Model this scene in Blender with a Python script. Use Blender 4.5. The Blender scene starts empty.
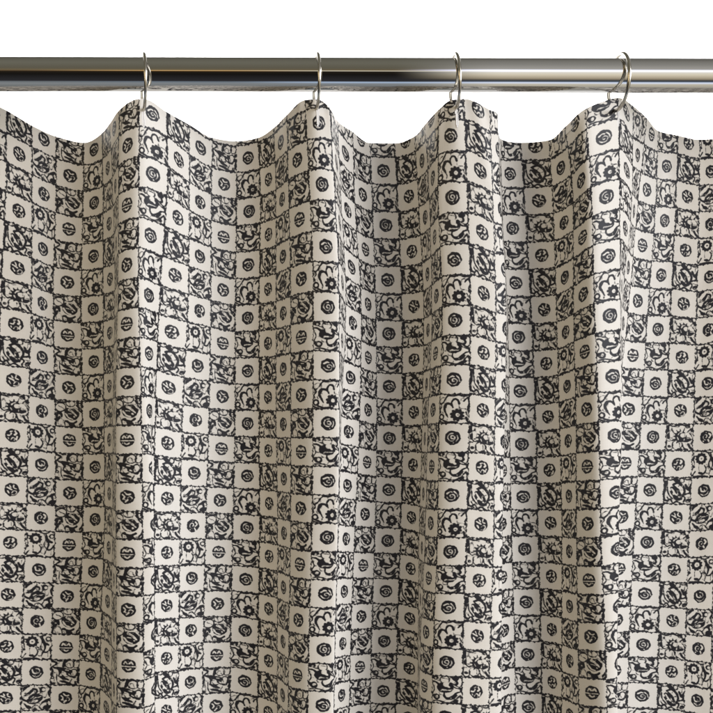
import bpy, math, random
import numpy as np
from mathutils import Vector

random.seed(4)
rng = np.random.default_rng(11)
D = 1100.0            # eye distance, in picture units
K = 0.00075           # metres per picture unit (rod about 25 mm thick)
CX = CY = 356.5
ZROD = 78.0

scene = bpy.context.scene
col = scene.collection

def world_pos(px, py, z):
    s = (D - z) / D
    return ((px - CX) * s * K, -z * K, (CY - py) * s * K)

# ------------------------------------------------------------------ node helpers
def new_mat(name):
    m = bpy.data.materials.new(name)
    m.use_nodes = True
    nt = m.node_tree
    return m, nt, nt.nodes['Principled BSDF']

def math_node(nt, op, a, b=None, c=None, clamp=False):
    n = nt.nodes.new('ShaderNodeMath'); n.operation = op; n.use_clamp = clamp
    for i, v in enumerate((a, b, c)):
        if v is None: continue
        if isinstance(v, (int, float)): n.inputs[i].default_value = v
        else: nt.links.new(v, n.inputs[i])
    return n.outputs[0]

# ------------------------------------------------------------------ the print
N = 48                # samples of the print per square
AR = 1.06             # squares are a little wider than tall

gx, gy = np.meshgrid((np.arange(N) + .5) / N, (np.arange(N) + .5) / N)

def ell(cx, cy, rx, ry=None, rot=0.0):
    ry = rx if ry is None else ry
    a = math.radians(rot)
    dx, dy = gx - cx, gy - cy
    x = dx * math.cos(a) + dy * math.sin(a)
    y = -dx * math.sin(a) + dy * math.cos(a)
    q = np.sqrt((x / rx) ** 2 + (y / ry) ** 2) + 1e-6
    g = np.sqrt((x / rx ** 2) ** 2 + (y / ry ** 2) ** 2) + 1e-6
    return np.where(q < 0.25, (q - 1) * min(rx, ry), q * (q - 1) / g)

def smooth_pts(pts, n=6):
    if len(pts) < 3: return pts
    out = []
    P = [pts[0]] + list(pts) + [pts[-1]]
    for i in range(1, len(P) - 2):
        p0, p1, p2, p3 = [np.array(P[i + k], float) for k in (-1, 0, 1, 2)]
        for t in np.linspace(0, 1, n, endpoint=False):
            out.append(tuple(.5 * ((2 * p1) + (-p0 + p2) * t + (2 * p0 - 5 * p1 + 4 * p2 - p3) * t * t + (-p0 + 3 * p1 - 3 * p2 + p3) * t ** 3)))
    out.append(tuple(pts[-1]))
    return out

def stroke(pts, w=.02, w2=None, wm=None):
    """brush line through pts, half width w at the start, wm in the middle, w2 at the end"""
    P = smooth_pts(pts)
    w2 = w if w2 is None else w2
    wm = (w + w2) / 2 if wm is None else wm
    n = len(P) - 1
    d = np.full(gx.shape, 9.0)
    for i in range(n):
        (x0, y0), (x1, y1) = P[i], P[i + 1]
        t0, t1 = i / n, (i + 1) / n
        def wid(t): return w + (wm - w) * t * 2 if t < .5 else wm + (w2 - wm) * (t - .5) * 2
        vx, vy = x1 - x0, y1 - y0
        L = vx * vx + vy * vy + 1e-9
        h = np.clip(((gx - x0) * vx + (gy - y0) * vy) / L, 0, 1)
        dd = np.hypot(gx - x0 - h * vx, gy - y0 - h * vy) - (wid(t0) + (wid(t1) - wid(t0)) * h)
        d = np.minimum(d, dd)
    return d

def ring(cx, cy, rx, ry=None, rot=0, w=.02):
    return np.abs(ell(cx, cy, rx, ry, rot)) - w

class Motif:
    def __init__(s): s.d = np.full(gx.shape, .5)
    def ink(s, *ps):
        for p in ps: s.d = np.minimum(s.d, p)
        return s
    def cut(s, *ps):
        for p in ps: s.d = np.maximum(s.d, -p)
        return s

S, E_, R_ = stroke, ell, ring
def petals(m, cx, cy, rad, n, r=.055):
    for k in range(n):
        a = 2 * math.pi * (k + .3) / n
        m.ink(ell(cx + rad * math.cos(a), cy + rad * math.sin(a), r))
    for k in range(n):
        a = 2 * math.pi * (k + .8) / n
        m.cut(stroke([(cx + rad * 1.06 * math.cos(a), cy + rad * 1.06 * math.sin(a)), (cx + rad * 1.25 * math.cos(a), cy + rad * 1.25 * math.sin(a))], .006, .012))
def flower_a():       # wheel flower low on the right, hook above it
    m = Motif()
    m.ink(S([(.0, .06), (.03, .3), (.1, .33), (.2, .25), (.27, .13), (.36, .02)], .03, .035),
          S([(.06, .3), (.12, .42), (.04, .52), (.08, .62)], .028),
          S([(.48, .42), (.4, .33), (.28, .34), (.22, .5), (.28, .65), (.35, .8)], .03, .022, .062),
          S([(.5, .46), (.46, .28), (.54, .17), (.64, .2), (.68, .32)], .032, .045),
          E_(.63, .71, .19, .2), E_(.11, .78, .12, .125), S([(.18, .9), (.35, .97), (.5, .95), (.62, .98)], .04),
          S([(.82, .24), (.9, .14), (1, .08)], .035, .03), S([(.94, .44), (1, .3), (.97, .16)], .035, .045),
          E_(.96, .52, .05, .07), S([(.9, .8), (.94, .92), (.99, .99)], .045), S([(.88, .6), (.95, .74), (.98, .6)], .022),
          S([(.34, .04), (.5, .06), (.66, .02), (.8, .06), (1, .03)], .035), S([(.0, .9), (.1, .95), (.2, .98)], .035))
    petals(m, .63, .71, .175, 10)
    return m.cut(E_(.64, .71, .06, .062), E_(.11, .78, .048), S([(.1, .1), (.09, .24)], .02)).ink(E_(.64, .71, .024))
def flower_b():       # crescent flower, ball petal above, small eye low left
    m = Motif()
    m.ink(E_(.13, .07, .14, .08), S([(.04, .22), (.16, .23), (.3, .34)], .03, .05), S([(.12, .1), (.24, .17), (.33, .17)], .025),
          R_(.46, .13, .14, .13, 0, .026), E_(.78, .08, .12, .09), S([(.78, .1), (.84, .25), (.74, .32)], .045),
          S([(.88, .02), (.98, .08), (.98, .3), (.88, .4)], .028), E_(.47, .42, .27, .2), S([(.28, .34), (.3, .44), (.45, .56)], .06),
          S([(.64, .3), (.8, .38), (.95, .43)], .085, .045), S([(.46, .58), (.45, .72), (.56, .82), (.68, .76), (.82, .6), (.96, .55)], .026, .026, .055),
          S([(.56, .8), (.7, .79), (.82, .67)], .045, .03, .065), E_(.2, .77, .125, .12), S([(.03, .3), (.11, .5), (.03, .66), (.09, .8)], .028),
          S([(.08, .92), (.3, .91), (.55, .97), (.75, .88), (.93, .68)], .03), S([(.94, .68), (.95, .97), (.6, .98)], .03),
          E_(.8, .9, .1, .06, -30), E_(.97, .5, .05, .08), S([(.1, .7), (.04, .74)], .04))
    return m.cut(E_(.5, .3, .085, .08), E_(.21, .76, .045), S([(.55, .36), (.6, .4)], .028), E_(.15, .09, .03))
def flower_c():       # spiky flower with blobs beneath
    m = Motif()
    m.ink(S([(.08, .05), (.05, .25), (.1, .52)], .045, .055, .085), S([(.08, .5), (.2, .62), (.3, .58)], .03),
          E_(.55, .47, .22, .22), S([(.55, .55), (.75, .62), (.9, .58)], .1, .05), R_(.42, .79, .18, .17, 0, .024),
          S([(.05, .62), (.02, .85), (.08, .97), (.22, .95), (.27, .78)], .028), E_(.13, .84, .075, .06),
          E_(.95, .22, .07, .09), E_(.77, .09, .1, .08, 30), S([(.84, .02), (.88, .2), (.8, .3), (.92, .4)], .028),
          E_(.52, .95, .12, .06), S([(.62, .72), (.66, .88), (.82, .96)], .028), S([(.82, .76), (.9, .88), (1, .95)], .05),
          S([(.95, .45), (1, .6), (.93, .74)], .03), S([(.1, .05), (.3, .09), (.5, .03), (.7, .06)], .035), E_(.68, .95, .05, .04))
    for a in (150, 180, 208, 236, 264, 292, 120):
        r = math.radians(a)
        m.ink(S([(.55 + .12 * math.cos(r), .47 + .12 * math.sin(r)), (.55 + .3 * math.cos(r), .47 + .28 * math.sin(r))], .065, .02))
    return m.cut(E_(.63, .43, .095, .075), S([(.66, .4), (.82, .36)], .03), S([(.45, .4), (.5, .33), (.58, .3)], .014), S([(.42, .5), (.46, .58)], .012))
def flower_d():       # slanting rose with a forked twig on the right
    m = Motif()
    m.ink(S([(.08, .0), (.06, .12), (.11, .28)], .08, .06, .1), S([(.03, .26), (.07, .45), (.02, .65), (.06, .9)], .045),
          E_(.07, .92, .11, .09), E_(.45, .1, .13, .09, 30), R_(.66, .11, .085, .09, 0, .028), S([(.1, .07), (.25, .11), (.36, .06)], .028),
          E_(.36, .52, .13, .2, -25), E_(.5, .74, .17, .12, 30), S([(.34, .27), (.52, .2), (.7, .33), (.77, .52), (.66, .8)], .045, .04, .055),
          S([(.38, .32), (.52, .46), (.62, .66)], .04, .05, .055), S([(.14, .36), (.18, .6), (.34, .8)], .032),
          S([(.8, .27), (.9, .44), (.98, .28)], .045, .03, .06), S([(.92, .4), (.96, .56), (.7, .64)], .06, .03),
          S([(.7, .68), (.8, .76), (.74, .9)], .035), E_(.92, .86, .11, .085, -30), S([(.14, .92), (.26, .82), (.36, .96), (.5, .9), (.7, 1)], .038),
          S([(.75, .05), (.9, .08), (1, .02)], .03), S([(.14, .74), (.2, .82)], .03))
    return m.cut(S([(.3, .42), (.42, .6), (.5, .66)], .016, .02, .026), S([(.44, .3), (.58, .38), (.66, .58)], .02, .016, .026), E_(.37, .62, .028), E_(.24, .46, .02, .05, -20))
def flower_e():       # big eye top left, small ring top right
    m = Motif()
    m.ink(E_(.34, .3, .21, .205), S([(.06, .1), (.05, .3), (.09, .5), (.03, .7)], .026), E_(.07, .6, .06, .05), S([(.02, .94), (.14, .76)], .03),
          S([(.6, .1), (.68, .28), (.63, .52), (.71, .68), (.66, .9)], .026), S([(.69, .12), (.75, .34), (.9, .42)], .03, .045, .065),
          S([(.76, .38), (.79, .52), (.74, .68)], .055, .03), E_(.89, .19, .11, .1), S([(.28, .83), (.44, .87), (.54, .7), (.47, .54)], .045, .026),
          E_(.35, .84, .075, .05), S([(.52, .63), (.62, .6), (.72, .68)], .026), S([(.72, .71), (.86, .7), (.98, .52)], .04, .03),
          S([(.95, .55), (1, .8), (.95, .95)], .03), S([(.7, .96), (.85, .99), (.97, .94)], .032), S([(.1, .97), (.35, .95), (.6, .99)], .045),
          S([(.1, .03), (.4, .02), (.62, .09), (.8, .04)], .03), S([(.1, .2), (.04, .36)], .03))
    petals(m, .34, .3, .19, 11, .045)
    return m.cut(E_(.35, .3, .09), E_(.9, .19, .05, .042)).ink(E_(.35, .3, .038))
def flower_f():       # bud with bow leaves
    m = Motif()
    m.ink(S([(.08, .22), (.14, .1), (.28, .04)], .03, .03, .065), S([(.1, .42), (.26, .34), (.42, .15)], .025, .045, .07), S([(.4, .14), (.54, .2), (.52, .32)], .04),
          E_(.73, .18, .12, .12), E_(.47, .56, .29, .18, -20), S([(.3, .48), (.45, .38), (.68, .44)], .06), S([(.7, .7), (.86, .62), (.95, .56)], .035, .045, .065),
          S([(.86, .6), (.9, .76)], .045), S([(.02, .5), (.1, .58), (.24, .64)], .05, .04), S([(.04, .62), (.0, .85), (.08, .97)], .03),
          E_(.26, .86, .12, .07, 25), S([(.12, .72), (.22, .84)], .04), S([(.38, .96), (.42, .82), (.55, .8), (.66, .92)], .026),
          E_(.88, .88, .14, .1, -10), S([(.7, .96), (.64, .84), (.73, .7)], .028), S([(.9, .03), (1, .15), (.93, .3), (.98, .45)], .042),
          E_(.48, .95, .08, .055), S([(.05, .03), (.0, .3), (.04, .5)], .03), S([(.6, .1), (.67, .3), (.57, .36)], .025))
    return m.cut(E_(.47, .64, .11, .042, -15), E_(.76, .19, .05), S([(.34, .52), (.42, .46)], .013))
def flower_g():       # round rose with a slash, petals around
    m = Motif()
    m.ink(R_(.2, .27, .19, .16, -20, .028), S([(.03, .06), (.2, .09), (.38, .05)], .06, .04), R_(.55, .1, .16, .12, 0, .026),
          S([(.8, .06), (.9, .12), (.98, .04)], .06, .05, .07), S([(.78, .16), (.9, .28), (.98, .2)], .045), E_(.6, .48, .28, .26),
          S([(.95, .3), (1, .55), (.98, .7), (.9, .86)], .03), E_(.93, .9, .1, .1), S([(.05, .5), (.2, .5), (.24, .62)], .05, .04, .065),
          S([(.08, .55), (.06, .78), (.16, .62)], .04), S([(.02, .5), (.05, .8), (.02, 1)], .03), S([(.2, .66), (.1, .82), (.14, .95)], .02),
          S([(.36, .96), (.34, .82), (.44, .76), (.52, .9)], .03), E_(.6, .92, .13, .07, 10), S([(.38, .78), (.6, .86), (.76, .78)], .045),
          S([(.0, .98), (.3, .98), (.7, .97), (1, 1)], .028), S([(.84, .3), (.95, .42)], .03))
    return m.cut(S([(.5, .34), (.62, .42), (.76, .56)], .035, .016, .03), S([(.38, .5), (.48, .64), (.62, .7)], .026, .014),
                 S([(.5, .27), (.7, .27), (.83, .4)], .014), E_(.88, .13, .026), E_(.68, .6, .03, .02, 40))
def flower_h():       # winged blossom with round petals to the right
    m = Motif()
    m.ink(S([(.08, .3), (.22, .34), (.42, .38), (.66, .46)], .03, .085, .075), S([(.25, .38), (.3, .48), (.28, .6)], .045, .03), E_(.6, .55, .12, .08, 30), S([(.34, .44), (.42, .66), (.56, .66)], .03),
          S([(.04, .06), (.2, .14), (.04, .28)], .05, .03), E_(.3, .04, .11, .05), S([(.56, .0), (.46, .1), (.42, .26)], .07, .055),
          R_(.64, .17, .16, .15, 0, .026), R_(.88, .16, .12, .15, 20, .026), R_(.79, .51, .12, .15, 20, .028),
          S([(.2, .56), (.2, .8), (.26, .95)], .026), S([(.26, .64), (.42, .72), (.62, .8)], .028, .03, .07), S([(.3, .84), (.5, .88), (.72, .98)], .03, .03, .06),
          S([(.66, .64), (.82, .67), (.94, .56)], .045, .06), S([(.94, .54), (.98, .72), (.88, .88)], .075, .07), S([(.72, .76), (.66, .9), (.8, .98)], .026),
          E_(.05, .7, .08, .07), E_(.06, .93, .1, .06), S([(.0, .3), (.06, .45), (.02, .6)], .04), S([(.3, .97), (.6, 1), (.9, .95)], .04), E_(.96, .38, .05, .08))
    return m.cut(E_(.44, .54, .075, .055, 20), S([(.5, .4), (.6, .42)], .012), S([(.6, .56), (.66, .6)], .014), S([(.86, .76), (.92, .64)], .014), E_(.88, .8, .03))

def medallion(cuts):
    m = Motif()
    m.ink(E_(.5, .5, .238, .243))
    m.d = m.d + .010 * np.sin(23 * gx + 5 * gy) * np.sin(19 * gy - 7 * gx) + .006 * np.sin(61 * gx) * np.sin(57 * gy)
    return m.cut(*cuts)
W = .016
meds = {
 (0, 1): medallion([S([(.51, .53), (.46, .52), (.46, .44), (.54, .43), (.57, .52), (.5, .61), (.4, .58), (.36, .48), (.41, .37), (.52, .34)], W, W), S([(.64, .42), (.66, .52), (.61, .62)], W, .017), E_(.53, .68, .022)]),
 (0, 3): medallion([S([(.53, .56), (.48, .57), (.46, .5), (.54, .47), (.61, .54), (.56, .65), (.43, .65), (.35, .56)], W), S([(.36, .44), (.46, .38), (.52, .4)], .03, .02), S([(.58, .37), (.66, .46), (.68, .56)], .018)]),
 (1, 0): medallion([S([(.34, .42), (.42, .46), (.5, .5)], .026), S([(.43, .34), (.47, .42)], .022), S([(.57, .33), (.56, .42), (.65, .46)], .026, .02), S([(.5, .62), (.57, .54), (.66, .57), (.61, .68), (.5, .69)], W), S([(.36, .55), (.41, .63)], .026)]),
 (1, 2): medallion([S([(.34, .5), (.42, .5), (.46, .43)], .026), S([(.42, .37), (.5, .34)], .02), S([(.58, .35), (.62, .42), (.57, .47)], .034), S([(.44, .67), (.5, .58), (.57, .6), (.55, .69)], W), S([(.65, .54), (.62, .64)], .028), S([(.36, .59), (.38, .63)], .022)]),
 (2, 1): medallion([S([(.49, .52), (.53, .46), (.47, .40), (.39, .46), (.4, .57), (.49, .61)], W), S([(.6, .36), (.66, .45), (.6, .52)], .03), S([(.57, .6), (.6, .66)], .03), E_(.39, .65, .026), E_(.49, .33, .022)]),
 (2, 3): medallion([S([(.37, .4), (.4, .52), (.5, .54)], .026), S([(.48, .35), (.58, .37), (.62, .46), (.56, .53), (.5, .46)], W), S([(.38, .62), (.48, .68), (.6, .64), (.66, .54)], W), E_(.47, .62, .016)]),
 (3, 0): medallion([S([(.36, .42), (.43, .5), (.38, .58)], .026), S([(.44, .34), (.52, .42), (.62, .4)], .024), S([(.53, .53), (.59, .49), (.66, .54), (.62, .62)], W), S([(.46, .68), (.53, .6)], .028), E_(.44, .6, .02)]),
 (3, 2): medallion([S([(.29, .53), (.5, .535), (.71, .53)], .018), S([(.36, .44), (.41, .36), (.47, .43)], .026), S([(.53, .43), (.59, .36), (.64, .44)], .026), S([(.43, .61), (.5, .66), (.58, .61)], .026), E_(.5, .34, .018), E_(.36, .61, .018), E_(.65, .61, .018)]),
}
def pnoise(per, seed):
    """smooth noise over the four by four tile that repeats with it, per bumps to a square"""
    g = np.random.default_rng(seed).uniform(-1, 1, (4 * per, 4 * per))
    q = (np.arange(4 * N) + .5) / N * per
    i = np.floor(q).astype(int); t = q - i; t = t * t * (3 - 2 * t)
    i0, i1 = i % (4 * per), (i + 1) % (4 * per)
    a = g[np.ix_(i0, i0)] * (1 - t)[None, :] + g[np.ix_(i0, i1)] * t[None, :]
    b = g[np.ix_(i1, i0)] * (1 - t)[None, :] + g[np.ix_(i1, i1)] * t[None, :]
    return a * (1 - t)[:, None] + b * t[:, None]
def isoline(n, level, w):
    gy_, gx_ = np.gradient(n, 1 / N)
    return np.abs(n - level) / (np.hypot(gx_, gy_) + 1.2) - w
flowers = {(0, 0): flower_a, (0, 2): flower_b, (1, 1): flower_c, (1, 3): flower_d, (2, 2): flower_e, (2, 0): flower_f, (3, 1): flower_g, (3, 3): flower_h}
tile = np.zeros((4 * N, 4 * N))
for c in range(4):
    for r in range(4):
        d = flowers[(c, r)]().d + .005 if (c, r) in flowers else meds[(c, r)].d - .003
        tile[r * N:(r + 1) * N, c * N:(c + 1) * N] = d
# engraver's fine veins: thin ink tendrils in the open ground, thin cream nicks in the solid petals
fmask = np.zeros_like(tile, bool)
for (c, q) in flowers: fmask[q * N:(q + 1) * N, c * N:(c + 1) * N] = True
vein = isoline(pnoise(5, 5), .0, .014)
nick = isoline(pnoise(5, 8), .05, .012)
mv = np.maximum(vein, .024 - tile)
tile = np.where(fmask, np.minimum(tile, mv), tile)
mn = np.maximum(nick, tile + .042)
for (c, q) in ((0, 0), (2, 2)): mn[q * N:(q + 1) * N, c * N:(c + 1) * N] = 1      # the two eyes stay solid
tile = np.where(fmask, np.maximum(tile, -mn), tile)
# the rough line along every side of the squares
ty, tx = np.meshgrid((np.arange(4 * N) + .5) / N, (np.arange(4 * N) + .5) / N, indexing='ij')
def wob(t, line, ph):
    w = 2 * math.pi / 4
    return .012 * np.sin(w * 7 * t + ph + line * 1.7) + .010 * np.sin(w * 19 * t + 2 * ph + line * 2.9) + .010 * np.sin(w * 43 * t + ph * 3 + line)
for line in range(5):
    l = line % 4
    dv = np.abs(tx - line - wob(ty, l, 1.0)) - (.015 + .014 * np.sin(2 * math.pi * 2.75 * ty + l) ** 4)
    dh = np.abs(ty - line - wob(tx, l, 4.0)) - (.019 + .020 * np.sin(2 * math.pi * 3.25 * tx + l * 2) ** 4)
    tile = np.minimum(tile, np.minimum(dv, dh))
tile = np.clip(tile, -.12, .12)

# ------------------------------------------------------------------ how the cloth hangs
X0 = [0, 120, 240, 360, 480, 593]
SC = 713 / 120.0
def lev(y0, rows):
    return np.array([(u, X0[c] + x / SC, y0 + y / SC) for (u, c, x, y) in rows])
H = lev(93, [(-1, 0, -275, -55), (0, 0, -115, 30), (1, 0, 38, 105), (2, 0, 190, 195), (3, 0, 333, 260), (4, 0, 498, 297), (5, 0, 605, 240), (6, 0, 652, 183), (7, 1, -6, 104), (8, 1, 113, 36),
    (8.25, 1, 150, 38), (9, 1, 275, 113), (10, 1, 412, 190), (11, 1, 550, 268), (12, 1, 690, 288), (13, 2, 105, 268), (14, 2, 200, 208), (15, 2, 278, 132),
    (16, 2, 386, 43), (16.5, 2, 460, 38), (17, 2, 532, 88), (18, 2, 580, 168), (19, 2, 670, 232), (20, 3, 60, 298), (21, 3, 205, 300), (22, 3, 325, 258),
    (23, 3, 385, 190), (24, 3, 468, 100), (24.6, 3, 545, 43), (25, 3, 618, 36), (26, 4, 57, 100), (26.6, 4, 106, 127), (27.2, 4, 107, 200), (28, 4, 122, 272), (29, 4, 242, 297),
    (30, 4, 410, 282), (31, 4, 508, 200), (32, 5, -48, 98), (33, 5, 150, 30), (34, 5, 238, 78), (35, 5, 320, 150), (36, 5, 388, 226), (37, 5, 506, 254),
    (38, 5, 634, 279), (39, 5, 770, 270), (40, 5, 915, 260), (41, 5, 1060, 240)])
L0 = lev(93, [(-1, 0, -270, 280), (0, 0, -115, 340), (1, 0, 38, 410), (2, 0, 190, 485), (3, 0, 333, 548), (4, 0, 495, 585), (5, 0, 612, 552), (6, 0, 667, 502), (7, 1, -9, 434), (8, 1, 113, 379),
    (8.3, 1, 160, 382), (9, 1, 284, 436), (10, 1, 412, 530), (11, 1, 543, 600), (12, 1, 693, 630), (13, 2, 122, 611), (14, 2, 213, 576), (15, 2, 287, 516), (16, 2, 408, 462),
    (16.5, 2, 480, 450), (17, 2, 556, 462), (18, 2, 597, 562), (19, 2, 683, 655), (20, 3, 75, 702), (21, 3, 228, 706), (22, 3, 350, 677), (23, 3, 412, 627), (24, 3, 463, 556), (24.35, 3, 520, 528),
    (25, 3, 635, 527), (26, 4, 75, 590), (26.6, 4, 122, 606), (27.3, 4, 121, 662), (28, 4, 133, 720), (29, 4, 270, 724), (30, 4, 436, 714), (31, 4, 553, 652),
    (32, 4, 661, 560), (33, 5, 158, 510), (34, 5, 233, 598), (35, 5, 268, 638), (36, 5, 372, 672), (37, 5, 491, 682), (38, 5, 629, 706), (39, 5, 775, 696), (40, 5, 920, 690), (41, 5, 1060, 670)])
L4_ = lev(213, [(-1, 0, -300, 290), (0, 0, -150, 338), (1, 0, 10, 388), (2, 0, 188, 432), (3, 0, 316, 479), (4, 0, 482, 497), (5, 0, 613, 484), (6, 0, 682, 460), (7, 1, -12, 416), (8, 1, 109, 385),
    (9, 1, 240, 430), (10, 1, 406, 481), (11, 1, 540, 518), (12, 1, 685, 548), (13, 2, 114, 540), (14, 2, 214, 525), (15, 2, 301, 496), (16, 2, 435, 468),
    (17, 2, 589, 476), (18, 2, 629, 540), (19, 3, 8, 600), (20, 3, 95, 636), (21, 3, 250, 640), (22, 3, 379, 626), (23, 3, 427, 599), (24, 3, 489, 560), (24.4, 3, 545, 547),
    (25, 3, 657, 549), (26, 4, 93, 592), (26.55, 4, 157, 604), (27.3, 4, 156, 630), (28, 4, 166, 654), (29, 4, 308, 658), (30, 4, 456, 647), (31, 4, 556, 599),
    (32, 5, 8, 540), (33, 5, 163, 510), (34, 5, 173, 550), (35, 5, 208, 592), (36, 5, 324, 610), (37, 5, 460, 612), (38, 5, 613, 625), (39, 5, 765, 603), (40, 5, 915, 600), (41, 5, 1070, 590)])
L8 = lev(353, [(-1, 0, -350, 180), (0, 0, -185, 210), (1, 0, -15, 234), (2, 0, 171, 254), (3, 0, 326, 276), (4, 0, 490, 288), (5, 0, 618, 281), (6, 0, 671, 271), (7, 1, -25, 263), (8, 1, 126, 257),
    (8.6, 1, 184, 260), (9, 1, 212, 268), (10, 1, 373, 308), (11, 1, 530, 328), (12, 1, 684, 341), (13, 2, 113, 341), (14, 2, 214, 344), (15, 2, 302, 338), (16, 2, 433, 332),
    (17, 2, 591, 332), (18, 2, 601, 372), (19, 3, -2, 402), (20, 3, 100, 426), (21, 3, 252, 431), (22, 3, 370, 428), (23, 3, 403, 426), (24, 3, 470, 418),
    (25, 3, 648, 418), (26, 4, 88, 438), (26.6, 4, 147, 444), (27.0, 4, 138, 452), (28, 4, 177, 464), (29, 4, 332, 463), (30, 4, 473, 451), (31, 4, 571, 429),
    (32, 5, 34, 411), (32.85, 5, 170, 402), (34.88, 5, 139, 410), (36, 5, 286, 417), (37, 5, 437, 421), (38, 5, 597, 422), (39, 5, 755, 418), (40, 5, 915, 415), (41, 5, 1075, 405)])
L12 = lev(453, [(-1, 0, -370, 262), (0, 0, -200, 280), (1, 0, -22, 293), (2, 0, 158, 301), (3, 0, 330, 313), (4, 0, 494, 317), (5, 0, 622, 318), (6, 0, 668, 330), (7, 1, -26, 344), (8, 1, 134, 346),
    (8.5, 1, 201, 342), (8.8, 1, 172, 349), (9, 1, 203, 350), (10, 1, 358, 353), (11, 1, 512, 355), (12, 1, 672, 363), (13, 2, 117, 372), (14, 2, 223, 387), (15, 2, 301, 403), (16, 2, 428, 418),
    (17, 2, 582, 418), (17.8, 2, 567, 425), (18, 2, 586, 427), (19, 2, 683, 436), (20, 3, 90, 443), (21, 3, 242, 449), (22, 3, 352, 475), (23, 3, 387, 492), (24, 3, 460, 504),
    (25, 3, 632, 502), (26, 4, 80, 512), (26.5, 4, 134, 508), (27.15, 4, 116, 505), (28, 4, 188, 493), (29, 4, 346, 493), (30, 4, 487, 499), (31, 4, 573, 505),
    (32, 5, 47, 503), (32.62, 5, 155, 480), (34.98, 5, 122, 466), (36, 5, 246, 452), (37, 5, 409, 457), (38, 5, 571, 464), (39, 5, 726, 456), (40, 5, 885, 455), (41, 5, 1045, 450)])
L16 = lev(593, [(-1, 0, -385, 70), (0, 0, -215, 80), (1, 0, -45, 84), (2, 0, 135, 89), (3, 0, 310, 93), (4, 0, 477, 97), (5, 0, 603, 110), (6, 0, 664, 152), (7, 1, -22, 178), (8, 1, 140, 186),
    (8.5, 1, 205, 162), (8.8, 1, 176, 157), (9, 1, 205, 156), (10, 1, 350, 150), (11, 1, 497, 141), (12, 1, 660, 140), (13, 2, 109, 158), (14, 2, 222, 188), (15, 2, 290, 228), (16, 2, 410, 252),
    (17, 2, 564, 255), (17.8, 2, 548, 236), (18, 2, 567, 230), (19, 2, 660, 218), (20, 3, 70, 212), (21, 3, 222, 214), (22, 3, 346, 246), (23, 3, 360, 292), (24, 3, 435, 326),
    (25, 3, 612, 334), (26, 4, 60, 343), (26.5, 4, 130, 334), (26.85, 4, 107, 326), (28, 4, 205, 288), (29, 4, 363, 288), (30, 4, 486, 308), (31, 4, 583, 336),
    (32, 5, 75, 347), (32.45, 5, 145, 335), (35.15, 5, 112, 244), (36, 5, 217, 230), (37, 5, 390, 235), (38, 5, 550, 247), (39, 5, 706, 258), (40, 5, 870, 262), (41, 5, 1030, 265)])

ZK = np.array([(-1, 18), (0, 15), (1, 12), (2, 8), (3, 3), (4, 4), (5, 22), (6, 48), (7, 70), (7.9, 80), (8.5, 75), (9, 62), (10, 44), (11, 28), (12, 17), (13, 18), (14, 36), (15, 60), (16, 79), (16.6, 82),
    (17, 80), (18, 56), (19, 32), (20, 14), (21, 9), (22, 22), (23, 50), (24, 76), (24.6, 82), (25, 83), (26, 80), (26.5, 74), (27, 60), (28, 36), (29, 24), (30, 36), (31, 60), (31.8, 81),
    (32.1, 82), (32.5, 76), (33, 66), (34, 42), (35.1, 15), (36, 7), (37, 4), (38, 5), (39, 9), (40, 14), (41, 20)], float)

def pchip(xk, yk, xq):
    xk = np.asarray(xk, float); yk = np.asarray(yk, float)
    h = np.diff(xk); dl = np.diff(yk, axis=0) / (h if yk.ndim == 1 else h[:, None])
    m = np.zeros_like(yk)
    if yk.ndim == 1:
        w1 = 2 * h[1:] + h[:-1]; w2 = h[1:] + 2 * h[:-1]
    else:
        w1 = (2 * h[1:] + h[:-1])[:, None]; w2 = (h[1:] + 2 * h[:-1])[:, None]
    a, b = dl[:-1], dl[1:]
    same = (a * b) > 0
    with np.errstate(divide='ignore', invalid='ignore'):
        hm = (w1 + w2) / (w1 / np.where(same, a, 1) + w2 / np.where(same, b, 1))
    m[1:-1] = np.where(same, hm, 0)
    m[0] = dl[0]; m[-1] = dl[-1]
    i = np.clip(np.searchsorted(xk, xq) - 1, 0, len(h) - 1)
    t = (xq - xk[i]) / h[i]; hh = h[i]
    if yk.ndim > 1: t = t[:, None]; hh = hh[:, None]
    return ((2 * t**3 - 3 * t**2 + 1) * yk[i] + (t**3 - 2 * t**2 + t) * hh * m[i] + (-2 * t**3 + 3 * t**2) * yk[i + 1] + (t**3 - t**2) * hh * m[i + 1])

U0, U1 = -1, 41
nu = (U1 - U0) * N + 1
us = np.linspace(U0, U1, nu)
def smooth1(a, sg):
    r = int(3 * sg * N); k = np.exp(-.5 * (np.arange(-r, r + 1) / (sg * N)) ** 2); k /= k.sum()
    p = np.concatenate([2 * a[0] - a[r:0:-1], a, 2 * a[-1] - a[-2:-r - 2:-1]])
    return np.convolve(p, k, 'valid')
def curve(L, c, sg=.09): return smooth1(pchip(L[:, 0], L[:, c], us), sg)
levels = [H, L0, L4_, L8, L12, L16]
XS = [curve(L, 1, .05) for L in levels]
YS = [curve(L, 2, .10 if i else .03) for i, L in enumerate(levels)]
ZB = smooth1(pchip(ZK[:, 0], ZK[:, 1], us), .16)
pitch = (YS[2] - YS[1]) / 4
vtop = -(YS[1] - YS[0]) / pitch
JS = [0, 4, 8, 12, 16]
VEND = 23
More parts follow.
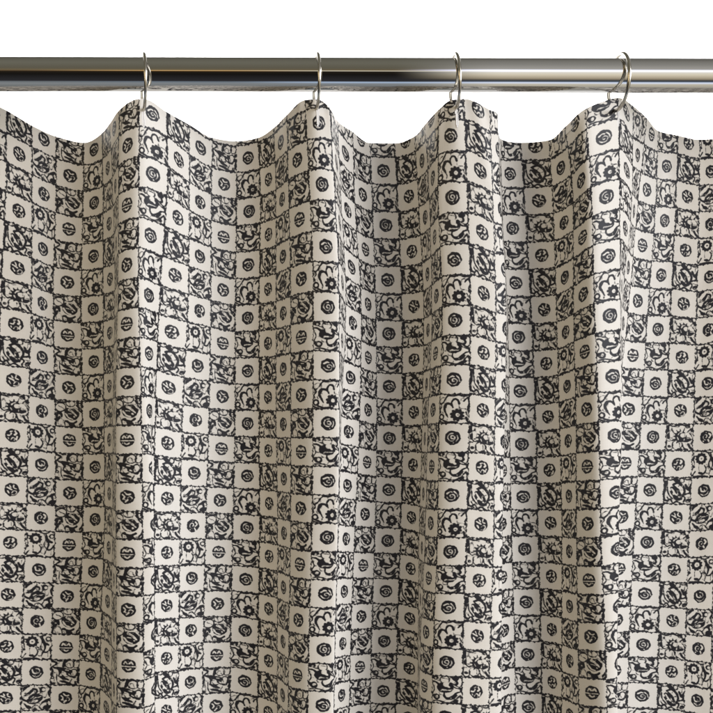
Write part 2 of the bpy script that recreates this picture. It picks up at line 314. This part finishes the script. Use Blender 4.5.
# below the last measured line the cloth carries on at the same slope
XS.append(XS[5] + (XS[5] - XS[4]) / 4 * (VEND - 16) * .55)
YS.append(YS[5] + (YS[5] - YS[4]) / 4 * (VEND - 16) * .985)
nv = int((VEND + 3.0) * N) + 1
t = np.linspace(0, 1, nv)
V = vtop[None, :] + (VEND - vtop)[None, :] * t[:, None]        # (nv, nu) print rows
PX = np.zeros_like(V); PY = np.zeros_like(V)
XA = np.array(XS); YA = np.array(YS)
for j in range(nu):
    kn = np.array([vtop[j]] + JS + [VEND], float)
    PX[:, j] = pchip(kn, XA[:, j], V[:, j])
    PY[:, j] = pchip(kn, YA[:, j], V[:, j])

def value_noise(a, b, sa, sb, seed):
    r = np.random.default_rng(seed)
    na = int(np.ceil((a.max() - a.min()) / sa)) + 3; nb = int(np.ceil((b.max() - b.min()) / sb)) + 3
    g = r.uniform(-1, 1, (na, nb))
    fa = (a - a.min()) / sa; fb = (b - b.min()) / sb
    ia, ib = fa.astype(int), fb.astype(int); ta, tb = fa - ia, fb - ib
    ta = ta * ta * (3 - 2 * ta); tb = tb * tb * (3 - 2 * tb)
    return (g[ia, ib] * (1 - ta) + g[ia + 1, ib] * ta) * (1 - tb) + (g[ia, ib + 1] * (1 - ta) + g[ia + 1, ib + 1] * ta) * tb
UU = np.broadcast_to(us[None, :], V.shape)
Z = ZB[None, :] + 1.1 * value_noise(UU + .05 * V, V, 1.7, 9, 1) + .55 * value_noise(UU, V, .6, 3.5, 2) + .16 * value_noise(UU, V, .33, .8, 3)
# small puckers fanning down from each ring
for ur, ph in ((8.15, .4), (16.5, 1.3), (24.7, .2), (33.0, .9)):
    dv = V - vtop[None, :]
    Z = Z + .9 * np.exp(-dv / 3.2) * np.exp(-((UU - ur) / 1.7) ** 2) * np.cos((UU - ur) / (.34 + .13 * dv) * math.pi + ph)
s = (D - Z) / D
co = np.stack([(PX - CX) * s * K, -Z * K, (CY - PY) * s * K], -1).reshape(-1, 3)
# the top edge is turned over to the back
c3 = co.reshape(nv, nu, 3)
turn = [c3[0] + [0, .0005, -.006], c3[0] + [0, .0006, -.0002], c3[0] + [0, .0003, .0002]]
co = np.concatenate([np.array(turn), c3]).reshape(-1, 3)
V = np.concatenate([V[:1] + .25, V[:1], V[:1], V]); UU = np.concatenate([UU[:3], UU])
PX = np.concatenate([PX[:1] - 999] * 3 + [PX]); PY = np.concatenate([PY[:1]] * 3 + [PY]); nv += 3
idx = np.arange(nv * nu).reshape(nv, nu)
quads = np.stack([idx[:-1, :-1], idx[1:, :-1], idx[1:, 1:], idx[:-1, 1:]], -1).reshape(-1, 4)
me = bpy.data.meshes.new('shower_curtain')
me.vertices.add(nv * nu); me.vertices.foreach_set('co', co.astype(np.float32).ravel())
me.loops.add(quads.size); me.loops.foreach_set('vertex_index', quads.astype(np.int32).ravel())
me.polygons.add(len(quads)); me.polygons.foreach_set('loop_start', (np.arange(len(quads)) * 4).astype(np.int32))
me.update(calc_edges=True)
me.polygons.foreach_set('use_smooth', np.ones(len(quads), bool))
# print sampled from the repeating tile (bilinear)
fu = (UU * N - .5) % (4 * N); fv = (((V + 1) * N) - .5) % (4 * N)
iu, iv = np.floor(fu).astype(int) % (4 * N), np.floor(fv).astype(int) % (4 * N)
tu, tv = fu - np.floor(fu), fv - np.floor(fv)
iu1, iv1 = (iu + 1) % (4 * N), (iv + 1) % (4 * N)
pr = (tile[iv, iu] * (1 - tu) + tile[iv, iu1] * tu) * (1 - tv) + (tile[iv1, iu] * (1 - tu) + tile[iv1, iu1] * tu) * tv
at = me.attributes.new('print', 'FLOAT', 'POINT'); at.data.foreach_set('value', pr.astype(np.float32).ravel())
at = me.attributes.new('weave', 'FLOAT_VECTOR', 'POINT')
at.data.foreach_set('vector', np.stack([UU * AR, V, np.zeros_like(V)], -1).astype(np.float32).ravel())

m, nt, bs = new_mat('printed_cotton')
ap = nt.nodes.new('ShaderNodeAttribute'); ap.attribute_name = 'print'
aw = nt.nodes.new('ShaderNodeAttribute'); aw.attribute_name = 'weave'
no = nt.nodes.new('ShaderNodeTexNoise'); no.inputs['Scale'].default_value = 9; no.inputs['Detail'].default_value = 2
nt.links.new(aw.outputs['Vector'], no.inputs['Vector'])
d1 = math_node(nt, 'MULTIPLY_ADD', math_node(nt, 'SUBTRACT', no.outputs['Fac'], .5), .05, ap.outputs['Fac'])
mr = nt.nodes.new('ShaderNodeMapRange'); mr.interpolation_type = 'SMOOTHSTEP'
nt.links.new(d1, mr.inputs['Value']); mr.inputs['From Min'].default_value = -.012; mr.inputs['From Max'].default_value = .012
# cream ground: slight slubs in warp and weft
wv = nt.nodes.new('ShaderNodeTexNoise'); wv.inputs['Scale'].default_value = 1; wv.inputs['Detail'].default_value = 3
mp = nt.nodes.new('ShaderNodeMapping'); mp.inputs['Scale'].default_value = (34, 3, 1)
nt.links.new(aw.outputs['Vector'], mp.inputs['Vector']); nt.links.new(mp.outputs['Vector'], wv.inputs['Vector'])
wv2 = nt.nodes.new('ShaderNodeTexNoise'); wv2.inputs['Scale'].default_value = 1; wv2.inputs['Detail'].default_value = 3
mp2 = nt.nodes.new('ShaderNodeMapping'); mp2.inputs['Scale'].default_value = (2.5, 34, 1)
nt.links.new(aw.outputs['Vector'], mp2.inputs['Vector']); nt.links.new(mp2.outputs['Vector'], wv2.inputs['Vector'])
slub = math_node(nt, 'ADD', wv.outputs['Fac'], wv2.outputs['Fac'])
cr = nt.nodes.new('ShaderNodeMix'); cr.data_type = 'RGBA'
cr.inputs['A'].default_value = (.665, .63, .57, 1); cr.inputs['B'].default_value = (.715, .68, .62, 1)
sl = nt.nodes.new('ShaderNodeMapRange'); nt.links.new(slub, sl.inputs['Value']); sl.inputs['From Min'].default_value = .6; sl.inputs['From Max'].default_value = 1.4
nt.links.new(sl.outputs['Result'], cr.inputs['Factor'])
ink = nt.nodes.new('ShaderNodeMix'); ink.data_type = 'RGBA'
ink.inputs['A'].default_value = (.006, .006, .009, 1); ink.inputs['B'].default_value = (.012, .011, .016, 1)
nt.links.new(sl.outputs['Result'], ink.inputs['Factor'])
mx = nt.nodes.new('ShaderNodeMix'); mx.data_type = 'RGBA'
nt.links.new(mr.outputs['Result'], mx.inputs['Factor']); nt.links.new(ink.outputs['Result'], mx.inputs['A']); nt.links.new(cr.outputs['Result'], mx.inputs['B'])
nt.links.new(mx.outputs['Result'], bs.inputs['Base Color'])
bs.inputs['Roughness'].default_value = .52
bs.inputs['Specular IOR Level'].default_value = .3
bs.inputs['Sheen Weight'].default_value = .03
bp = nt.nodes.new('ShaderNodeBump'); bp.inputs['Strength'].default_value = .12; bp.inputs['Distance'].default_value = .0004
nt.links.new(slub, bp.inputs['Height']); nt.links.new(bp.outputs['Normal'], bs.inputs['Normal'])
me.materials.append(m)
curtain = bpy.data.objects.new('shower_curtain', me); col.objects.link(curtain)
curtain['label'] = 'cream cotton shower curtain with small black checkerboard flower print, hanging in folds'
curtain['category'] = 'shower curtain'

def tube(name, pts, rad, closed=False, seg=14, mat=None, parent=None, flat=1.0):
    """round wire through points"""
    P = [Vector(p) for p in pts]; n = len(P); vs = []; fs = []
    prev = None
    for i in range(n):
        if closed: tg = (P[(i + 1) % n] - P[i - 1]).normalized()
        else: tg = (P[min(i + 1, n - 1)] - P[max(i - 1, 0)]).normalized()
        if prev is None:
            a = tg.orthogonal().normalized()
        else:
            a = (prev - tg * prev.dot(tg)).normalized()
        prev = a; b = tg.cross(a)
        r = rad[i] if isinstance(rad, (list, tuple)) else rad
        for k in range(seg):
            an = 2 * math.pi * k / seg
            vs.append(P[i] + a * (r * math.cos(an)) + b * (r * math.sin(an) * flat))
    m_ = n if closed else n - 1
    for i in range(m_):
        for k in range(seg):
            a0 = i * seg + k; a1 = i * seg + (k + 1) % seg; j = (i + 1) % n
            fs.append((a0, a1, j * seg + (k + 1) % seg, j * seg + k))
    if not closed:
        fs.append(tuple(range(seg))[::-1]); fs.append(tuple((n - 1) * seg + k for k in range(seg)))
    me = bpy.data.meshes.new(name); me.from_pydata([tuple(v) for v in vs], [], fs); me.update()
    for p in me.polygons: p.use_smooth = len(p.vertices) == 4
    if mat: me.materials.append(mat)
    o = bpy.data.objects.new(name, me); col.objects.link(o)
    if parent: o.parent = parent
    return o

# ------------------------------------------------------------------ rod
m_rod, nt, bs = new_mat('polished_chrome')
bs.inputs['Base Color'].default_value = (.62, .61, .59, 1); bs.inputs['Specular Tint'].default_value = (.6, .6, .6, 1); bs.inputs['Metallic'].default_value = 1; bs.inputs['Roughness'].default_value = .035
nz = nt.nodes.new('ShaderNodeTexNoise'); nz.inputs['Scale'].default_value = 60; nz.inputs['Detail'].default_value = 4
tc = nt.nodes.new('ShaderNodeTexCoord'); mpp = nt.nodes.new('ShaderNodeMapping'); mpp.inputs['Scale'].default_value = (.25, 1, 1)
nt.links.new(tc.outputs['Object'], mpp.inputs['Vector']); nt.links.new(mpp.outputs['Vector'], nz.inputs['Vector'])
rr = nt.nodes.new('ShaderNodeMapRange'); nt.links.new(nz.outputs['Fac'], rr.inputs['Value']); rr.inputs['To Min'].default_value = .006; rr.inputs['To Max'].default_value = .02
nt.links.new(rr.outputs['Result'], bs.inputs['Roughness'])
p0 = Vector(world_pos(-200, 73.6, ZROD)); p1 = Vector(world_pos(913, 76.4, ZROD))
ROD_R = 16.9 * (D - ZROD) / D * K
seg = 128; nn = 60
rod = tube('curtain_rod', [p0.lerp(p1, i / nn) for i in range(nn + 1)], ROD_R, seg=seg, mat=m_rod)
rod['label'] = 'polished chrome shower curtain rod running across the top'; rod['category'] = 'curtain rod'

# ------------------------------------------------------------------ rings
m_ring, nt, bs = new_mat('nickel_wire')
bs.inputs['Base Color'].default_value = (.50, .47, .41, 1); bs.inputs['Metallic'].default_value = 1; bs.inputs['Roughness'].default_value = .2
nz = nt.nodes.new('ShaderNodeTexNoise'); nz.inputs['Scale'].default_value = 900
rr = nt.nodes.new('ShaderNodeMapRange'); nt.links.new(nz.outputs['Fac'], rr.inputs['Value']); rr.inputs['To Min'].default_value = .12; rr.inputs['To Max'].default_value = .3
nt.links.new(rr.outputs['Result'], bs.inputs['Roughness'])
sr = (D - ZROD) / D * K
RS = [   # x, yaw, lean, wire radius, label
    (143.6, 15, .5, 1.6, 'thin metal ring seen edge on, farthest left on the chrome rod'),
    (316.6, 8, -.5, 1.6, 'thin metal ring second from the left, back wire showing just left of it'),
    (455.0, 5, 1.0, 1.7, 'thin metal ring third from the left, above the wide front fold'),
    (618.8, 8, -3.0, 1.9, 'thickest looking metal ring, turned open, farthest right on the rod'),
]
ring_pts = []
for (x, yaw, lean, wr, lab) in RS:
    c = Vector(world_pos(x, 82.3, ZROD)); R = 27.8 * sr
    a = math.radians(yaw); l = math.radians(lean)
    h = Vector((math.sin(a), -math.cos(a), 0))
    up = Vector((-math.sin(l), 0, math.cos(l)))
    pts = [h * (R * math.sin(q)) + up * (R * math.cos(q)) for q in [2 * math.pi * i / 96 for i in range(96)]]
    o = tube('curtain_ring', pts, wr * sr, closed=True, mat=m_ring)
    o.location = c
    o['label'] = lab; o['category'] = 'curtain ring'; o['group'] = 'metal rings on the curtain rod'
    ring_pts.append(c - up * R)

# ------------------------------------------------------------------ stitched buttonholes the rings pass through
m_th, nt, bs = new_mat('white_thread')
bs.inputs['Base Color'].default_value = (.82, .81, .80, 1); bs.inputs['Roughness'].default_value = .55
nz = nt.nodes.new('ShaderNodeTexNoise'); nz.inputs['Scale'].default_value = 3000
bp = nt.nodes.new('ShaderNodeBump'); bp.inputs['Strength'].default_value = .4; bp.inputs['Distance'].default_value = .0002
nt.links.new(nz.outputs['Fac'], bp.inputs['Height']); nt.links.new(bp.outputs['Normal'], bs.inputs['Normal'])
CO = co.reshape(nv, nu, 3)
PXf, PYf = PX, PY
def cloth_at(px, py):
    sub = (np.abs(PXf - px) < 6) & (np.abs(PYf - py) < 6)
    ii = np.argwhere(sub)
    q = (PXf[sub] - px) ** 2 + (PYf[sub] - py) ** 2
    # front-most of the near ones
    near = q < q.min() + .6
    cand = ii[near]; yy = [CO[a, b, 1] for a, b in cand]
    a, b = cand[int(np.argmin(yy))]
    return Vector(CO[a, b])
for (x, y0, y1, dx) in ((143.4, 107, 128, 3.2), (318.0, 107, 127, 1.6), (456.5, 108, 128, 1.2), (618.6, 108, 126, 1.0)):
    vs = []; fs = []
    n = 26
    prof = []
    for i in range(n + 1):
        f = i / n
        cpt = cloth_at(x + dx * .3 * f, y0 + (y1 - y0) * f)
        hw = (1.35 if .12 < f < .88 else 1.0 - .4 * abs(f - .5)) * (1 + .18 * math.sin(i * 2.6)) * K
        prof.append((cpt, hw))
    for i, (cpt, hw) in enumerate(prof):
        for k, (ox, oy) in enumerate(((-1, .0), (-.7, -.55), (-.15, -.35), (.15, -.35), (.7, -.55), (1, .0))):
            vs.append((cpt.x + ox * hw, cpt.y + oy * K * .9 - .15 * K, cpt.z))
    for i in range(n):
        for k in range(5):
            a = i * 6 + k
            fs.append((a, a + 6, a + 7, a + 1))
    bm = bpy.data.meshes.new('buttonhole'); bm.from_pydata(vs, [], fs); bm.update()
    bm.materials.append(m_th)
    o = bpy.data.objects.new('buttonhole', bm); col.objects.link(o); o.parent = curtain

# ------------------------------------------------------------------ white wall behind
m_w, nt, bs = new_mat('white_wall')
bs.inputs['Base Color'].default_value = (.86, .86, .86, 1); bs.inputs['Roughness'].default_value = .9
nz = nt.nodes.new('ShaderNodeTexNoise'); nz.inputs['Scale'].default_value = 180
bp = nt.nodes.new('ShaderNodeBump'); bp.inputs['Strength'].default_value = .05
nt.links.new(nz.outputs['Fac'], bp.inputs['Height']); nt.links.new(bp.outputs['Normal'], bs.inputs['Normal'])
me = bpy.data.meshes.new('backdrop')
yb = .55
me.from_pydata([(-1.0, yb, -.50), (1.0, yb, -.50), (1.0, yb, .56), (-1.0, yb, .56), (-1.0, yb + .02, -.50), (1.0, yb + .02, -.50), (1.0, yb + .02, .56), (-1.0, yb + .02, .56)], [],
               [(0, 1, 2, 3), (7, 6, 5, 4), (0, 4, 5, 1), (3, 2, 6, 7), (0, 3, 7, 4), (1, 5, 6, 2)])
me.materials.append(m_w)
bd = bpy.data.objects.new('backdrop', me); col.objects.link(bd); bd['kind'] = 'structure'

def area(name, loc, target, size, size_y, power, color):
    l = bpy.data.lights.new(name, 'AREA'); l.shape = 'RECTANGLE'; l.size = size; l.size_y = size_y; l.energy = power; l.color = color
    o = bpy.data.objects.new(name, l); col.objects.link(o); o.location = loc
    o.rotation_euler = (Vector(target) - Vector(loc)).to_track_quat('-Z', 'Y').to_euler()
    return o
area('backdrop_fill', (0, .10, .60), (0, .55, .60), 1.9, .10, 26, (1, 1, 1))  # added light above the frame, brings the backdrop up to white
area('window_light', (6.6, -4.4, 2.4), (0, 0, -.05), 5.0, 4.4, 600, (.93, .95, 1.0))

area('warm_fill', (-2.6, -2.6, .9), (0, 0, -.1), 1.8, 1.6, 30, (1.0, .80, .50))  # added warm fill from the left, lifts the shaded sides of the folds

# ------------------------------------------------------------------ the room the chrome mirrors, as a procedural environment
w = bpy.data.worlds.new('World'); scene.world = w; w.use_nodes = True
nt = w.node_tree; bg = nt.nodes['Background']
tc = nt.nodes.new('ShaderNodeTexCoord'); sp = nt.nodes.new('ShaderNodeSeparateXYZ'); nt.links.new(tc.outputs['Generated'], sp.inputs[0])
el = math_node(nt, 'ARCTAN2', sp.outputs['Z'], math_node(nt, 'MULTIPLY', sp.outputs['Y'], -1))     # height angle towards the room
f = math_node(nt, 'MULTIPLY_ADD', el, 1 / (2 * math.pi), .5)
def ramp(stops):
    r = nt.nodes.new('ShaderNodeValToRGB'); cr = r.color_ramp
    while len(cr.elements) > 1: cr.elements.remove(cr.elements[-1])
    for i, (deg, c) in enumerate(stops):
        p = (deg + 180) / 360
        e = cr.elements[0] if i == 0 else cr.elements.new(p)
        e.position = p; e.color = (*c, 1)
    nt.links.new(f, r.inputs[0]); return r.outputs[0]
def left_room(streak, glow, low):
    return ramp([(-180, (.2, .2, .2)), (-110, (.16, .17, .17)), (-75, (.24, .26, .28)), (-62, low), (-57, (.03, .03, .035)), (-12, (.010, .009, .008)), (4, (.018, .014, .010)),
                 (9, glow), (12.5, streak), (15.5, (.17, .135, .08)), (30, (.125, .115, .085)), (70, (.155, .15, .12)), (120, (.13, .125, .10)), (179, (.2, .2, .2))])
far = left_room((.16, .11, .06), (.07, .045, .022), (.15, .17, .19))
left = left_room((.85, .54, .22), (.10, .055, .02), (.17, .21, .26))
mid = left_room((1.0, .92, .72), (.03, .028, .025), (.45, .58, .80))
right = ramp([(-180, (.3, .3, .3)), (-110, (.30, .29, .26)), (-75, (.60, .56, .46)), (-62, (.80, .90, 1.15)), (-56, (.10, .13, .18)), (-46, (.05, .05, .05)), (-34, (.40, .34, .25)), (-10, (.75, .68, .54)), (6, (.85, .82, .74)),
              (13, (1.2, 1.2, 1.3)), (18, (1.7, 1.75, 2.4)), (23, (.85, .87, .98)), (29, (.40, .39, .37)), (60, (.27, .265, .25)), (120, (.15, .145, .13)), (179, (.25, .25, .25))])
def blend(a, b, x0, x1):
    az = nt.nodes.new('ShaderNodeMapRange'); az.interpolation_type = 'SMOOTHSTEP'; nt.links.new(sp.outputs['X'], az.inputs['Value'])
    az.inputs['From Min'].default_value = x0; az.inputs['From Max'].default_value = x1
    mxw = nt.nodes.new('ShaderNodeMix'); mxw.data_type = 'RGBA'
    nt.links.new(az.outputs['Result'], mxw.inputs['Factor']); nt.links.new(a, mxw.inputs['A']); nt.links.new(b, mxw.inputs['B'])
    return mxw.outputs['Result']
env = blend(blend(blend(far, left, -.29, -.17), mid, -.12, -.02), right, .03, .13)
nt.links.new(env, bg.inputs['Color'])
bg.inputs['Strength'].default_value = 1.35

# ------------------------------------------------------------------ camera
cam = bpy.data.cameras.new('camera'); co_ = bpy.data.objects.new('camera', cam); col.objects.link(co_)
co_.location = (0, -D * K, 0); co_.rotation_euler = (math.radians(90), 0, 0)
cam.sensor_width = 36; cam.lens = 36 * D / 713; cam.clip_start = .01; cam.clip_end = 50
scene.camera = co_
scene.view_settings.view_transform = 'Standard'; scene.view_settings.look = 'None'
scene.view_settings.exposure = 0; scene.view_settings.gamma = 1
